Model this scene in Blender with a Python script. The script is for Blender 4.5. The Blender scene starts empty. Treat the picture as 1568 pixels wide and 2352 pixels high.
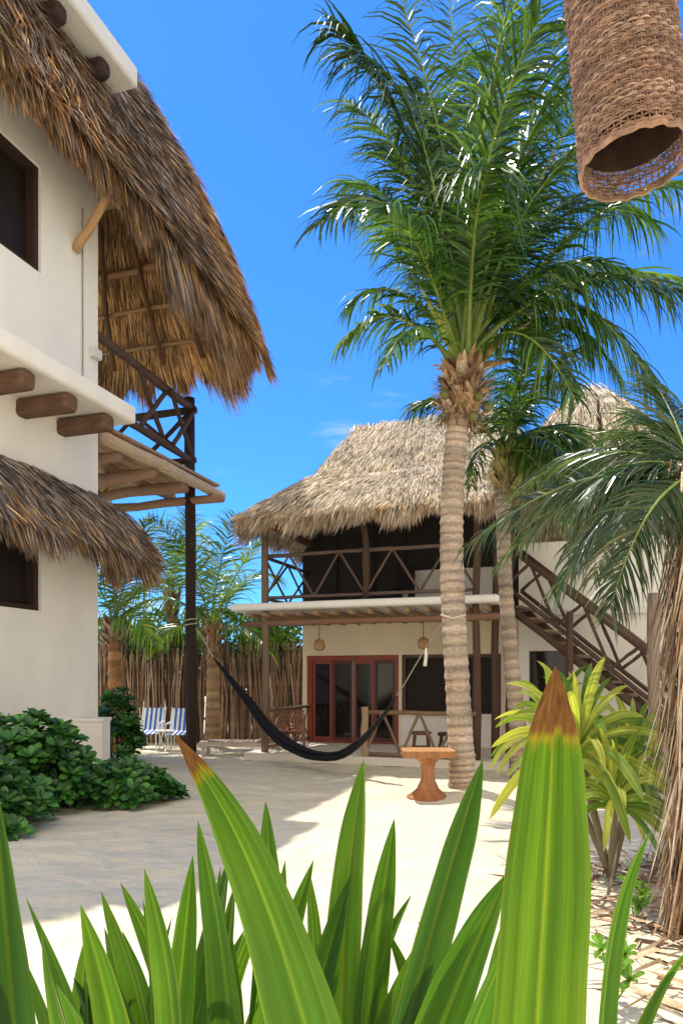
import bpy, math, random
from mathutils import Vector as V, noise
random.seed(7)
U=random.uniform
SC=bpy.context.scene; COL=SC.collection
F=1699.;HX=784.;HY=1560.;CH=1.6
def P(px,py,Y): return V(((px-HX)/F*Y, Y, CH-(py-HY)/F*Y))
ORG={}
def lerp(a,b,t): return a+(b-a)*t
def vc(c,k=1.0): return (c[0]*k,c[1]*k,c[2]*k)
def jit(c,a=.2):
    k=1+U(-a,a); return (c[0]*k*(1+U(-.06,.06)),c[1]*k,c[2]*k*(1+U(-.08,.08)))
def bez(p,t):
    p=list(p)
    while len(p)>1: p=[p[i].lerp(p[i+1],t) for i in range(len(p)-1)]
    return p[0]
class MB:
    def __init__(s): s.v=[];s.f=[];s.c=[];s.st=[]
    def add(s,p,c,st=(0,0)):
        s.v.append(p);s.c.append(c);s.st.append(st);return len(s.v)-1
    def face(s,pts,c):
        i=[s.add(V(p),c,(k*.3,k*.2)) for k,p in enumerate(pts)]; s.f.append(i)
    def hexa(s,q,c):
        for a in ((0,1,2,3),(7,6,5,4),(0,4,5,1),(1,5,6,2),(2,6,7,3),(3,7,4,0)):
            s.face([q[k] for k in a],c)
    def box(s,a,b,c,fr=None):
        fr=fr or (lambda x,y,z:V((x,y,z)))
        x0,y0,z0=a;x1,y1,z1=b
        s.hexa([fr(x0,y0,z0),fr(x0,y1,z0),fr(x1,y1,z0),fr(x1,y0,z0),fr(x0,y0,z1),fr(x0,y1,z1),fr(x1,y1,z1),fr(x1,y0,z1)],c)
    def tube(s,pts,rads,n,col,cap=True,flat=1.0):
        pts=[V(p) for p in pts]; L=0; rings=[]
        t0=(pts[1]-pts[0]).normalized()
        a=V((0,0,1)) if abs(t0.z)<.9 else V((1,0,0))
        nx=t0.cross(a).normalized()
        for i,p in enumerate(pts):
            t=(pts[min(i+1,len(pts)-1)]-pts[max(i-1,0)]).normalized()
            nx=(nx-t*nx.dot(t)).normalized(); ny=t.cross(nx)
            if i: L+=(p-pts[i-1]).length
            r=rads[i] if isinstance(rads,(list,tuple)) else rads
            cc=col(i/(len(pts)-1)) if callable(col) else col
            rings.append([s.add(p+nx*r*math.cos(6.2832*k/n)+ny*r*flat*math.sin(6.2832*k/n),cc,(abs(k/n-.5)*2,L)) for k in range(n)])
        for i in range(len(rings)-1):
            for k in range(n):
                s.f.append([rings[i][k],rings[i][(k+1)%n],rings[i+1][(k+1)%n],rings[i+1][k]])
        if cap: s.f.append(rings[0][::-1]); s.f.append(rings[-1])
    def log(s,a,b,r,col,n=8,wob=.12):
        a=V(a);b=V(b);m=6;pts=[];rs=[]
        for i in range(m):
            p=a.lerp(b,i/(m-1))
            if 0<i<m-1: p=p+V((U(-1,1),U(-1,1),U(-1,1)))*r*wob*2
            pts.append(p);rs.append(r*(1+U(-wob,wob)))
        s.tube(pts,rs,n,col)
    def straw(s,p,d,side,L,w,c,droop=0,tipc=None):
        m=p+d*L*.5+V((0,0,-droop*.35)); e=p+d*L+V((0,0,-droop))
        sd=side*w*.5; tc=tipc or c
        i=[s.add(p-sd,c),s.add(p+sd,c),s.add(m+sd*.9,c),s.add(m-sd*.9,c),s.add(e,tc)]
        s.f.append([i[0],i[1],i[2],i[3]]); s.f.append([i[3],i[2],i[4]])
    def lathe(s,o,prof,n,c):
        rings=[]
        for r,z in prof: rings.append([s.add(V(o)+V((r*math.cos(6.2832*k/n),r*math.sin(6.2832*k/n),z)),c,(abs(k/n-.5)*2,z)) for k in range(n)])
        for i in range(len(rings)-1):
            for k in range(n): s.f.append([rings[i][k],rings[i][(k+1)%n],rings[i+1][(k+1)%n],rings[i+1][k]])
        s.f.append(rings[0][::-1]); s.f.append(rings[-1])
    def build(s,name,mat,parent=None,loc=None,smooth=False):
        o=V(loc) if loc is not None else (ORG[parent.name] if parent else V((0,0,0)))
        me=bpy.data.meshes.new(name)
        me.from_pydata([tuple(p-o) for p in s.v],[],s.f)
        a=me.attributes.new('Col','FLOAT_COLOR','POINT'); a.data.foreach_set('color',[x for c in s.c for x in (c[0],c[1],c[2],1)])
        a=me.attributes.new('st','FLOAT_VECTOR','POINT'); a.data.foreach_set('vector',[x for c in s.st for x in (c[0],c[1],0)])
        me.materials.append(mat)
        if smooth: me.shade_smooth()
        ob=bpy.data.objects.new(name,me); COL.objects.link(ob)
        if parent: ob.parent=parent
        else: ob.location=o
        ORG[ob.name]=o
        return ob
def empty(name,loc,label,cat,group=None):
    o=bpy.data.objects.new(name,None);COL.objects.link(o);o.location=loc;o.empty_display_size=.1
    ORG[o.name]=V(loc); return tag(o,label,cat,group)
def tag(o,label,cat,group=None,kind=None):
    o['label']=label;o['category']=cat
    if group:o['group']=group
    if kind:o['kind']=kind
    return o
# ---------------- materials
def mk(name,rough=.8,spec=.3,ns=6,amt=.2,bs=40,bump=.3,bd=.02,trans=0,coord='obj',sc=(1,1,1),stain=0,tm=(1.6,1.5,.8)):
    m=bpy.data.materials.new(name);m.use_nodes=True;nt=m.node_tree;N=nt.nodes;Lk=nt.links
    b=N['Principled BSDF'];out=N['Material Output']
    at=N.new('ShaderNodeAttribute');at.attribute_name='Col'
    if coord=='obj': co=N.new('ShaderNodeTexCoord').outputs['Object']
    else:
        a2=N.new('ShaderNodeAttribute');a2.attribute_name='st';co=a2.outputs['Vector']
    mp=N.new('ShaderNodeMapping');mp.inputs['Scale'].default_value=sc;Lk.new(co,mp.inputs['Vector'])
    n1=N.new('ShaderNodeTexNoise');n1.inputs['Scale'].default_value=ns;n1.inputs['Detail'].default_value=6;n1.inputs['Roughness'].default_value=.65
    Lk.new(mp.outputs[0],n1.inputs['Vector'])
    mr=N.new('ShaderNodeMapRange');mr.inputs['From Min'].default_value=.3;mr.inputs['From Max'].default_value=.7
    mr.inputs['To Min'].default_value=1-amt;mr.inputs['To Max'].default_value=1+amt;Lk.new(n1.outputs['Fac'],mr.inputs['Value'])
    vs=N.new('ShaderNodeVectorMath');vs.operation='SCALE';Lk.new(at.outputs['Color'],vs.inputs[0]);Lk.new(mr.outputs[0],vs.inputs['Scale'])
    colout=vs.outputs[0]
    if stain:
        n3=N.new('ShaderNodeTexNoise');n3.inputs['Scale'].default_value=1.1;n3.inputs['Detail'].default_value=8
        m3=N.new('ShaderNodeMapping');m3.inputs['Scale'].default_value=(1.5,1.5,.5);Lk.new(co,m3.inputs['Vector']);Lk.new(m3.outputs[0],n3.inputs['Vector'])
        r3=N.new('ShaderNodeMapRange');r3.inputs['From Min'].default_value=.35;r3.inputs['From Max'].default_value=.7;r3.inputs['To Min'].default_value=1;r3.inputs['To Max'].default_value=1-stain
        Lk.new(n3.outputs['Fac'],r3.inputs['Value'])
        v3=N.new('ShaderNodeVectorMath');v3.operation='SCALE';Lk.new(colout,v3.inputs[0]);Lk.new(r3.outputs[0],v3.inputs['Scale']);colout=v3.outputs[0]
    Lk.new(colout,b.inputs['Base Color'])
    b.inputs['Roughness'].default_value=rough;b.inputs['Specular IOR Level'].default_value=spec
    n2=N.new('ShaderNodeTexNoise');n2.inputs['Scale'].default_value=bs;n2.inputs['Detail'].default_value=5;Lk.new(mp.outputs[0],n2.inputs['Vector'])
    bp=N.new('ShaderNodeBump');bp.inputs['Strength'].default_value=bump;bp.inputs['Distance'].default_value=bd
    Lk.new(n2.outputs['Fac'],bp.inputs['Height']);Lk.new(bp.outputs[0],b.inputs['Normal'])
    if trans:
        t=N.new('ShaderNodeBsdfTranslucent');tv=N.new('ShaderNodeVectorMath');tv.operation='MULTIPLY';tv.inputs[1].default_value=tm
        Lk.new(colout,tv.inputs[0]);Lk.new(tv.outputs[0],t.inputs['Color'])
        mx=N.new('ShaderNodeMixShader');mx.inputs[0].default_value=trans
        Lk.new(b.outputs[0],mx.inputs[1]);Lk.new(t.outputs[0],mx.inputs[2]);Lk.new(mx.outputs[0],out.inputs['Surface'])
    return m
M_thatch=mk('dry_thatch',.75,.3,3,.3,60,.3,.01)
M_under=mk('thatch_underside',.9,.1,9,.5,60,.6,.03)
M_palm=mk('palm_leaf',.30,.5,3,.3,30,.1,.005,trans=.28,tm=(2.2,1.9,.5))
M_blade=mk('blade_leaf',.42,.4,2.5,.32,4,1.0,.005,trans=.38,coord='st',sc=(26,.5,1),tm=(1.7,1.6,.5))
M_shrub=mk('shrub_leaf',.35,.5,3,.25,30,.1,.004,trans=.22)
M_wood=mk('weathered_log',.8,.25,3,.4,6,.6,.02,coord='st',sc=(7,1.2,1))
M_smoothwood=mk('polished_wood',.4,.4,3,.35,6,.2,.005,coord='st',sc=(6,1.5,1))
M_stucco=mk('painted_stucco',.85,.2,2,.03,25,.35,.012,stain=.08)
M_bark=mk('palm_bark',.85,.2,3,.35,4,1.0,.03,coord='st',sc=(2,9,1))
M_fibre=mk('palm_fibre',.85,.15,12,.4,50,.7,.02)
M_dark=mk('dark_screen',.6,.3,4,.3,80,.2,.003)
M_glass=mk('dark_glass',.08,.5,2,.3,2,.02,.001)
M_wicker=mk('wicker_cane',.55,.35,30,.45,120,.4,.003)
M_cloth=mk('cloth',.8,.2,10,.15,80,.3,.003)
M_rope=mk('rope',.8,.2,30,.2,120,.4,.003)
def sandmat():
    m=mk('coral_sand',.95,.1,.9,.08,9,.6,.05)
    nt=m.node_tree;N=nt.nodes;Lk=nt.links;b=N['Principled BSDF']
    bp=b.inputs['Normal'].links[0].from_node
    tc=N.new('ShaderNodeTexCoord')
    n=N.new('ShaderNodeTexNoise');n.inputs['Scale'].default_value=90;n.inputs['Detail'].default_value=4;Lk.new(tc.outputs['Object'],n.inputs['Vector'])
    v=N.new('ShaderNodeTexVoronoi');v.feature='SMOOTH_F1';v.inputs['Scale'].default_value=3.2;Lk.new(tc.outputs['Object'],v.inputs['Vector'])
    b2=N.new('ShaderNodeBump');b2.inputs['Strength'].default_value=.6;b2.inputs['Distance'].default_value=.008;Lk.new(n.outputs['Fac'],b2.inputs['Height'])
    b3=N.new('ShaderNodeBump');b3.inputs['Strength'].default_value=.7;b3.inputs['Distance'].default_value=.08;Lk.new(v.outputs['Distance'],b3.inputs['Height'])
    Lk.new(bp.outputs[0],b2.inputs['Normal']);Lk.new(b2.outputs[0],b3.inputs['Normal']);Lk.new(b3.outputs[0],b.inputs['Normal'])
    return m
M_sand=sandmat()
WHITE=(.93,.89,.82);CREAM=(.90,.77,.56);LOG=(.10,.06,.045);LOGL=(.22,.14,.09);DK=(.018,.012,.010)
# ---------------- ground
mb=MB();n=230;idx=[]
def gh(x,y):
    h=.035*noise.noise(V((x*1.3,y*1.3,0)))+.026*noise.noise(V((x*4.3,y*4.3,3)))
    d=math.hypot(x-1.68,y-10.3); h+=.09*math.exp(-d*d/.5)
    return h if abs(x)<14 and abs(y-8)<14 else 0
for j in range(n+1):
    for i in range(n+1):
        u=i/n*2-1;w=j/n*2-1
        x=13*u+600*u**9; y=8+13*w+600*w**9
        mb.add(V((x,y,gh(x,y))),jit((.71,.64,.48),.012))
for j in range(n):
    for i in range(n):
        a=j*(n+1)+i; mb.f.append([a,a+1,a+n+2,a+n+1])
g=mb.build('sand_ground',M_sand,smooth=True);g['kind']='structure';g['label']='pale coral sand courtyard ground';g['category']='ground'
# ---------------- thatch helper
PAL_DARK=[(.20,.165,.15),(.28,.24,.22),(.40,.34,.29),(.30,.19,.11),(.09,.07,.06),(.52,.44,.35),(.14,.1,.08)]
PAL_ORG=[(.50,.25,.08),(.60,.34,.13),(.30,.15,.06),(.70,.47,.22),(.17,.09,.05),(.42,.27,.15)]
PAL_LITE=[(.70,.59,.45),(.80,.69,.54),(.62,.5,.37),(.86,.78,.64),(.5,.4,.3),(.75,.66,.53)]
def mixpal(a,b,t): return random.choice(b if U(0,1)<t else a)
def slope(mb,base,A,B,Ct,D,n,L,w,palf,bulge=.0,fr=0,frL=.5,out=None,shag=.1,thick=.12,basecol=(.10,.07,.05),v0=0,clk=1.0,frf=None):
    nr=(B-A).cross(D-A)
    if nr.length<1e-5: nr=(B-A).cross(Ct-A)
    nr.normalize()
    if out is not None and nr.dot(out)<0: nr=-nr
    def pos(u,v):
        a=A.lerp(B,u);b=D.lerp(Ct,u);q=a.lerp(b,v)
        return q+nr*(bulge*math.sin(math.pi*min(1,v*.9+.05))+.09*noise.noise(q*.9))
    for (off,flip) in ((-.04,0),(-.04-thick,1)):
        ids=[[base.add(pos(i/12,j/8)+nr*off,basecol) for i in range(13)] for j in range(9)]
        for j in range(8):
            for i in range(12): base.f.append([ids[j][i],ids[j][i+1],ids[j+1][i+1],ids[j+1][i]])
    for k in range(n):
        u=U(0,1);v=U(v0,1)
        p=pos(u,v);dn=(pos(u,max(0,v-.05))-pos(u,v+.001)).normalized()
        if v<.06: dn=(A.lerp(B,u)-D.lerp(Ct,u)).normalized()
        sd=dn.cross(nr).normalized()
        cl=noise.noise(p*1.9)*clk
        d=(dn+sd*(U(-.28,.28)+cl*.45)+nr*U(0,shag)).normalized()
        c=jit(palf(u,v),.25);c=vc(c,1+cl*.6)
        mb.straw(p+nr*U(-.03,.05),d,(sd+nr*U(-.8,.8)).normalized(),L*U(.5,1.2),w*U(.6,1.4),c,droop=L*.1)
    for k in range(fr):
        u=U(0,1);p=A.lerp(B,u)+nr*U(-thick,.05)
        dn=(A.lerp(B,u)-D.lerp(Ct,u)).normalized();sd=dn.cross(nr).normalized()
        cl=noise.noise(p*2.3)
        d=(dn*.75+V((0,0,-.65))+sd*(U(-.22,.22)+cl*.4)+nr*U(-.15,.15)).normalized()
        fl=frL*(frf(u) if frf else 1)
        mb.straw(p-dn*U(0,.2),d,(sd+nr*U(-.8,.8)).normalized(),fl*U(.35,1.15)*(1+cl*1.1),w*U(.6,1.3),jit(palf(u,0),.35),droop=fl*.12)
def plog(name,parent,a,b,r,col=LOG,mat=None,n=8,wob=.1):
    m=MB();m.log(a,b,r,jit(col,.12),n,wob);return m.build(name,mat or M_wood,parent,smooth=True)
def zig(parent,a,b,h0,h1,nz,r=.035,col=LOG,mode='zig',name='brace'):
    a=V(a);b=V(b);z=V((0,0,1))
    plog('handrail',parent,a+z*h1,b+z*h1,r*1.25,col)
    plog('bottom_rail',parent,a+z*h0,b+z*h0,r*1.1,col)
    for i in range(nz):
        p=a.lerp(b,i/nz);q=a.lerp(b,(i+1)/nz)
        lo,hi=(h0,h1) if i%2==0 else (h1,h0)
        plog(name,parent,p+z*lo,q+z*hi,r*.8,col)
        if mode=='x': plog(name,parent,p+z*hi+V((0,.03,0)),q+z*lo+V((0,.03,0)),r*.8,col)
# ================= LEFT BUILDING
C0=V((-4.11,12.5,0));d_=V((.316,.949,0)).normalized();n_=V((.949,-.316,0)).normalized()
TN=-3.6
def LB(t,o,z): return C0+d_*t+n_*o+V((0,0,z))
lb=empty('thatched_house',LB(-2,-3,0),'tall white stucco house at left with shaggy overhanging thatch and log balconies','house')
mb=MB();tb=[TN,-3.35,-1.37,0];zb=[0,2.63,3.95,7.74,9.35,11.0]
for i in range(3):
    for j in range(5):
        if i==1 and j in (1,3): continue
        mb.box((tb[i],-.3,zb[j]),(tb[i+1],0,zb[j+1]),WHITE,LB)
mb.box((-.3,-5,0),(-.002,-.3,11),WHITE,LB);mb.box((TN,-5,0),(TN+.2,-.3,11),WHITE,LB)
mb.build('wall',M_stucco,lb)
for z0,z1 in ((2.63,3.95),(7.74,9.35)):
    mb=MB();mb.box((-3.35,-.26,z0),(-1.37,-.2,z1),DK,LB);w=mb.build('window',M_dark,lb)
    mb=MB();c=(.045,.025,.018)
    mb.box((-1.47,-.198,z0),(-1.372,-.05,z1),c,LB);mb.box((-3.348,-.198,z0),(-3.25,-.05,z1),c,LB)
    mb.box((-3.25,-.198,z0),(-1.47,-.05,z0+.08),c,LB);mb.box((-3.25,-.198,z1-.08),(-1.47,-.05,z1),c,LB)
    mb.box((-2.4,-.198,z0+.08),(-2.3,-.08,z1-.08),c,LB)
    mb.build('window_frame',M_wood,w)
def slab(name,parent,fr,x0,x1,y0,y1,z0,z1,col,mat):
    b=.05;m=MB()
    prof=[(y0,z0),(y1-b,z0),(y1-.015,z0+.02),(y1,z0+b),(y1,z1-b),(y1-.015,z1-.015),(y1-b,z1),(y0,z1)]
    r=[]
    for x,ins in ((x0,0),(x1-b,0),(x1,.03)):
        r.append([m.add(fr(x,min(p[0],y1-ins) if ins else p[0],p[1] if not ins else min(max(p[1],z0+ins),z1-ins)),col) for p in prof])
    for i in range(2):
        for k in range(8): m.f.append([r[i][k],r[i][(k+1)%8],r[i+1][(k+1)%8],r[i+1][k]])
    m.f.append(r[2]);m.f.append(r[0][::-1])
    return m.build(name,mat,parent)
s1=slab('balcony_slab',lb,LB,TN,-.35,.002,1.0,5.68,5.96,WHITE,M_stucco)
s2=slab('roof_slab',lb,LB,TN,-.3,-1.4,1.0,11.1,11.42,(.78,.75,.71),M_stucco)
def beamend(parent,t,z,o1,o0=-.1,c=(.17,.095,.06),h=.125):
    m=MB();n=8;r=[]
    for o,k in ((o0,1),(o1-.06,1),(o1,.82)):
        ring=[]
        for a in range(12):
            an=6.2832*(a+.5)/12;ca,sa=math.cos(an),math.sin(an)
            e=.45;x=math.copysign(abs(ca)**e,ca)*h*k*U(.95,1.05);y=math.copysign(abs(sa)**e,sa)*h*k*U(.95,1.05)
            ring.append(m.add(LB(t+x*1.05,o,z+y),c,(a/12,o)))
        r.append(ring)
    for i in range(2):
        for k in range(12): m.f.append([r[i][k],r[i][(k+1)%12],r[i+1][(k+1)%12],r[i+1][k]])
    m.f.append(r[2])
    m.build('beam',M_wood,parent)
for t in (-.9,-1.76,-2.62,-3.4): beamend(lb,t,5.55,.88)
for t in (-.95,-1.95,-2.95): beamend(lb,t,10.97,.85,-.2,(.05,.03,.022),.12)
# big roof
zE=8.76
A=LB(TN-.15,.85,9.6);Mi=LB(.6,.82,9.45);E=LB(4.2,1.02,zE);R=LB(2,-1.5,14.47);Mt=LB(.2,-1.5,14.47);D=LB(TN-.15,-1.5,14.47);Fp=LB(4.2,-5,zE)
mb=MB();bs=MB()
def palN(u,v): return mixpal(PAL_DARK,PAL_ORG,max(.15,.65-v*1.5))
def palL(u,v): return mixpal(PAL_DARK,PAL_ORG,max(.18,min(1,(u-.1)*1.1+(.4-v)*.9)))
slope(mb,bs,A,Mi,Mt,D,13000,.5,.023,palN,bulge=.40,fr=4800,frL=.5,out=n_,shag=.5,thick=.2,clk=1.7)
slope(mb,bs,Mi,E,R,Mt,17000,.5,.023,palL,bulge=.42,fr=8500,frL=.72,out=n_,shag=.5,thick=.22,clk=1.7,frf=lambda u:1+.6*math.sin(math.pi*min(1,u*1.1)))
R2=LB(2,-1.7,14.47)
slope(mb,bs,E,Fp,R2,R,3000,.6,.03,lambda u,v:random.choice(PAL_ORG),bulge=.2,fr=4500,frL=.7,out=d_,shag=.2,thick=.2,basecol=(.3,.18,.08))
for k in range(3000):
    v=U(0,1)**1.3;p=E.lerp(R,v);p=p+n_*.4*math.sin(math.pi*v)+d_*.1+V((0,0,.15*math.sin(math.pi*v)))
    dn=(E-R).normalized()
    mb.straw(p,(dn+n_*U(-.1,.4)+d_*U(-.1,.4)+V((0,0,-.2))).normalized(),V((U(-1,1),U(-1,1),U(-.3,.3))).normalized(),U(.3,.8),.025,jit(palL(1,v)),.1)
mb2=MB();mb2.face([LB(TN,-.002,11),LB(TN,-5,11),LB(TN,-3.6,13.9),LB(TN,-1.55,14.2)],WHITE);mb2.build('gable_wall',M_stucco,lb)
D2=LB(TN-.15,-1.7,14.47);A2=LB(TN-.15,-5.6,9.0)
slope(mb,bs,Fp,A2,D2,R2,1200,.6,.04,lambda u,v:random.choice(PAL_DARK),bulge=.2,out=-n_,shag=.2,thick=.2)
bs.build('roof_lining',M_under,lb)
roof=mb.build('thatch_roof',M_thatch,lb)
mb=MB()
nh=(Fp-E).cross(R-E).normalized()
if nh.dot(d_)<0: nh=-nh
for k in range(9000):
    u=U(0,1);v=U(0,.95);p=E.lerp(Fp,u).lerp(R.lerp(R2,u),v)+nh*(.2*math.sin(math.pi*min(1,v*.9+.05))-.34)
    dn=(E.lerp(Fp,u)-R).normalized();sd=dn.cross(nh);cl=noise.noise(p*2.2)
    c=jit(random.choice([(.85,.52,.22),(.7,.40,.16),(.92,.64,.3),(.4,.2,.09),(.24,.13,.07)]),.25)
    mb.straw(p-nh*U(0,.08),(dn+sd*(U(-.15,.15)+cl*.35)+nh*U(-.2,0)).normalized(),(sd+nh*U(-.4,.4)).normalized(),U(.3,.9),.03,vc(c,1+cl*.7),.05)
mb.build('thatch_ceiling',M_thatch,roof)
for v in (.05,.2,.33,.5):
    a=E.lerp(R,v+U(-.02,.02))-nh*.45;b=Fp.lerp(R2,v+U(-.03,.03))-nh*.45
    plog('purlin',lb,a,b,U(.05,.075),(.5,.29,.14),wob=.3)
for u in (.15,.36,.58,.8):
    plog('rafter',lb,E.lerp(Fp,u+U(-.03,.03))-nh*.53,R.lerp(R2,u)-nh*.53,U(.045,.065),(.2,.11,.065),wob=.3)
plog('eave_pole',lb,LB(TN,.62,9.45),LB(.5,.62,9.35),.085,(.7,.4,.19));plog('eave_pole',lb,LB(.5,.62,9.35),LB(3.9,.8,8.78),.085,(.62,.34,.16))
for t in (-.6,-3.2): plog('bracket',lb,LB(t,.65,9.3),LB(t,.02,8.5),.07,(.6,.36,.19))
for k in range(5):
    t=-.2-k*.75; plog('rafter_tail',lb,LB(t,.8,9.48),LB(t,.02,10.5),.05,(.5,.29,.14))
m=MB();m.tube([LB(-.42,.02,9.3),LB(-.42,.022,7),LB(-.42,.02,5.98)],.012,5,(.3,.29,.27));m.build('conduit',M_rope,lb)
m=MB();m.box((-.25,.002,6.95),(-.05,.12,7.1),(.7,.68,.64),LB);m.build('junction_box',M_stucco,lb)
mb=MB();bs=MB()
slope(mb,bs,LB(TN,1.0,3.68),LB(.12,1.05,3.62),LB(-.02,.02,4.66),LB(TN,.02,4.8),7500,.34,.019,lambda u,v:random.choice(PAL_DARK+PAL_DARK+(PAL_ORG if v<.3 else PAL_DARK)),bulge=.12,fr=3800,frL=.36,out=n_,shag=.25,thick=.16)
slope(mb,bs,LB(.12,1.05,3.62),LB(.12,.0,3.62),LB(-.02,.0,4.62),LB(-.02,.02,4.62),900,.3,.02,lambda u,v:random.choice(PAL_DARK+PAL_ORG),bulge=.03,fr=1100,frL=.42,out=d_,shag=.1,thick=.06)
bs.build('awning_lining',M_under,lb);mb.build('thatch_awning',M_thatch,lb)
# timber terrace
m=MB()
for k in range(13):
    o=-3.2+k*.26
    m.box((.02,o,5.84),(4.0+U(-.1,.15),o+.235,5.89),jit((.42,.28,.18),.3),LB)
m.build('terrace_deck',M_wood,lb)
plog('deck_joist',lb,LB(0.02,.1,5.68),LB(4.25,.1,5.68),.115,(.6,.43,.3))
plog('deck_joist',lb,LB(0.02,-1.0,5.7),LB(4.0,-1.0,5.7),.1,(.4,.25,.15))
for t in (.5,1.6,2.7,3.75): plog('deck_beam',lb,LB(t,.4 if t>3 else .1,5.5),LB(t,-3.2,5.5),.11,(.36,.21,.13),wob=.2)
post=plog('terrace_post',lb,LB(3.8,-.4,-.05),LB(3.75,-.42,7.75),.115,(.04,.027,.024),n=12,wob=.04)
plog('handrail',lb,LB(0,-.12,7.5),LB(3.85,-.4,7.55),.085);plog('bottom_rail',lb,LB(0,-.12,6.35),LB(3.85,-.4,6.4),.075)
for a in (1.5,2.65):
    plog('brace',lb,LB(a,-.15,6.4),LB(a+1.15,-.3,7.5),.05);plog('brace',lb,LB(a,-.2,7.5),LB(a+1.15,-.35,6.4),.05)
plog('handrail',lb,LB(3.8,-.3,7.5),LB(3.8,-3.4,7.5),.085);plog('bottom_rail',lb,LB(3.8,-.3,6.4),LB(3.8,-3.4,6.4),.075)
for i in range(2):
    a=-.4-i*1.5
    plog('brace',lb,LB(3.8,a,6.4),LB(3.8,a-1.4,7.5),.05);plog('brace',lb,LB(3.82,a,7.5),LB(3.82,a-1.4,6.4),.05)
plog('roof_post',lb,LB(3.7,-2.9,5.7),LB(3.7,-2.9,9.2),.08)
pil=MB();pil.box((-4.5,11.7,0),(-3.78,12.1,.93),WHITE);pil.box((-4.52,11.68,.93),(-3.76,12.12,.98),WHITE)
tag(pil.build('masonry_pillar',M_stucco,loc=(-4.2,12,0)),'low square white pillar standing before the house corner behind the dark shrubs','pillar')
# ================= BACK BUILDING
O1=V((-1.52,14.7,0));e_=V((.94,-.342,0)).normalized();g_=V((.342,.94,0)).normalized()
def BB(s,g,z): return O1+e_*s+g_*g+V((0,0,z))
bb=empty('thatched_villa',BB(2,2.5,0),'two storey cream villa at the back with pale thatched roof, log veranda and outside stair','house')
m=MB();m.box((-.35,-.2,0),(4.75,2.5,.15),(.78,.72,.62),BB);m.build('veranda_floor',M_stucco,bb)
m=MB()
for s0,s1,z0,z1 in ((-.25,-.15,.15,2.93),(-.15,2.05,2.14,2.93),(2.05,2.12,.15,2.93),(2.12,4.28,.15,.86),(2.12,4.28,2.14,2.93),(4.28,4.7,.15,2.93)):
    m.box((s0,2.5,z0),(s1,2.75,z1),CREAM if z1>1 else WHITE,BB)
m.box((-.25,2.752,.0),(-.05,6,2.93),CREAM,BB);m.box((4.5,2.752,0),(4.7,6,2.93),CREAM,BB)
m.build('ground_floor_wall',M_stucco,bb)
dr=MB();RED=(.28,.06,.035)
dr.box((-.15,2.56,.15),(-.04,2.7,2.14),RED,BB);dr.box((1.95,2.56,.15),(2.05,2.7,2.14),RED,BB);dr.box((-.04,2.56,2.03),(1.95,2.7,2.14),RED,BB);dr.box((-.04,2.56,.15),(1.95,2.7,.2),RED,BB)
dr=dr.build('door_frame',M_smoothwood,bb)
for a in (-.03,.46,.97,1.46):
    m=MB();m.box((a+.06,2.62,.28),(a+.42,2.64,1.95),(.012,.010,.010),BB);pn=m.build('door_pane',M_glass,dr)
    m=MB();c=RED if a in(-.03,.97) else (.10,.035,.025)
    for q in ((a,.2,a+.06,2.03),(a+.42,.2,a+.48,2.03),(a+.06,.2,a+.42,.28),(a+.06,1.95,a+.42,2.03)): m.box((q[0],2.59,q[1]),(q[2],2.66,q[3]),c,BB)
    m.build('door_stile',M_smoothwood,dr)
m=MB();m.box((2.12,2.6,.86),(4.28,2.66,2.14),DK,BB);w=m.build('window',M_dark,bb)
m=MB()
for q in ((2.12,.86,2.2,2.14),(4.2,.86,4.28,2.14),(3.15,.86,3.23,2.14),(2.2,2.07,3.15,2.14),(3.23,2.07,4.2,2.14)): m.box((q[0],2.53,q[1]),(q[2],2.598,q[3]),(.09,.035,.025),BB)
m.build('window_frame',M_smoothwood,w)
m=MB();m.box((2.1,2.44,.80),(4.3,2.498,.86),WHITE,BB);m.build('window_sill',M_stucco,w)
def BBs(x,y,z): return BB(x,-y,z)
slab('balcony_slab',bb,BBs,-.62,4.62,-2.6,.28,2.95,3.09,(.92,.9,.86),M_stucco)
plog('veranda_beam',bb,BB(-.45,-.02,2.70),BB(4.75,-.02,2.72),.06,(.26,.15,.1))
for k in range(14): plog('joist',bb,BB(-.3+k*.36,-.2,2.87),BB(-.3+k*.36,2.48,2.87),.05,(.36,.23,.14),n=7)
for s,g,z0,z1,c in ((0,0,-.02,4.75,LOGL),(4.2,0,-.02,4.9,LOG),(4.46,.35,-.02,4.9,LOG),(2.1,0,3.09,4.9,LOG)):
    plog('post',bb,BB(s,g,z0),BB(s+U(-.03,.03),g,z1),.07,c,n=10,wob=.2)
plog('newel',bb,BB(2.12,-.1,0),BB(2.12,-.1,1.08),.07,(.4,.28,.18),n=10)
plog('newel',bb,BB(3.75,-.1,0),BB(3.75,-.1,1.05),.06,(.4,.28,.18))
zig(bb,BB(2.12,-.08,0),BB(4.2,-.08,0),.2,.98,6,.035,(.28,.18,.12))
zig(bb,BB(0,.05,0),BB(-.05,2.4,0),.25,.98,3,.03,(.22,.13,.09),'x')
zig(bb,BB(0,0,3.09),BB(2.1,0,3.09),.12,.95,4,.03,(.16,.11,.09))
zig(bb,BB(2.1,0,3.09),BB(4.2,0,3.09),.12,.95,4,.03,(.16,.11,.09))
zig(bb,BB(-.02,0,3.09),BB(-.1,2.5,3.09),.12,.95,2,.03,LOG,'x')
plog('eave_beam',bb,BB(-.2,0,4.72),BB(4.6,0,4.78),.08);plog('eave_beam',bb,BB(0,-.1,4.7),BB(-.1,4.6,4.7),.08)
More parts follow.
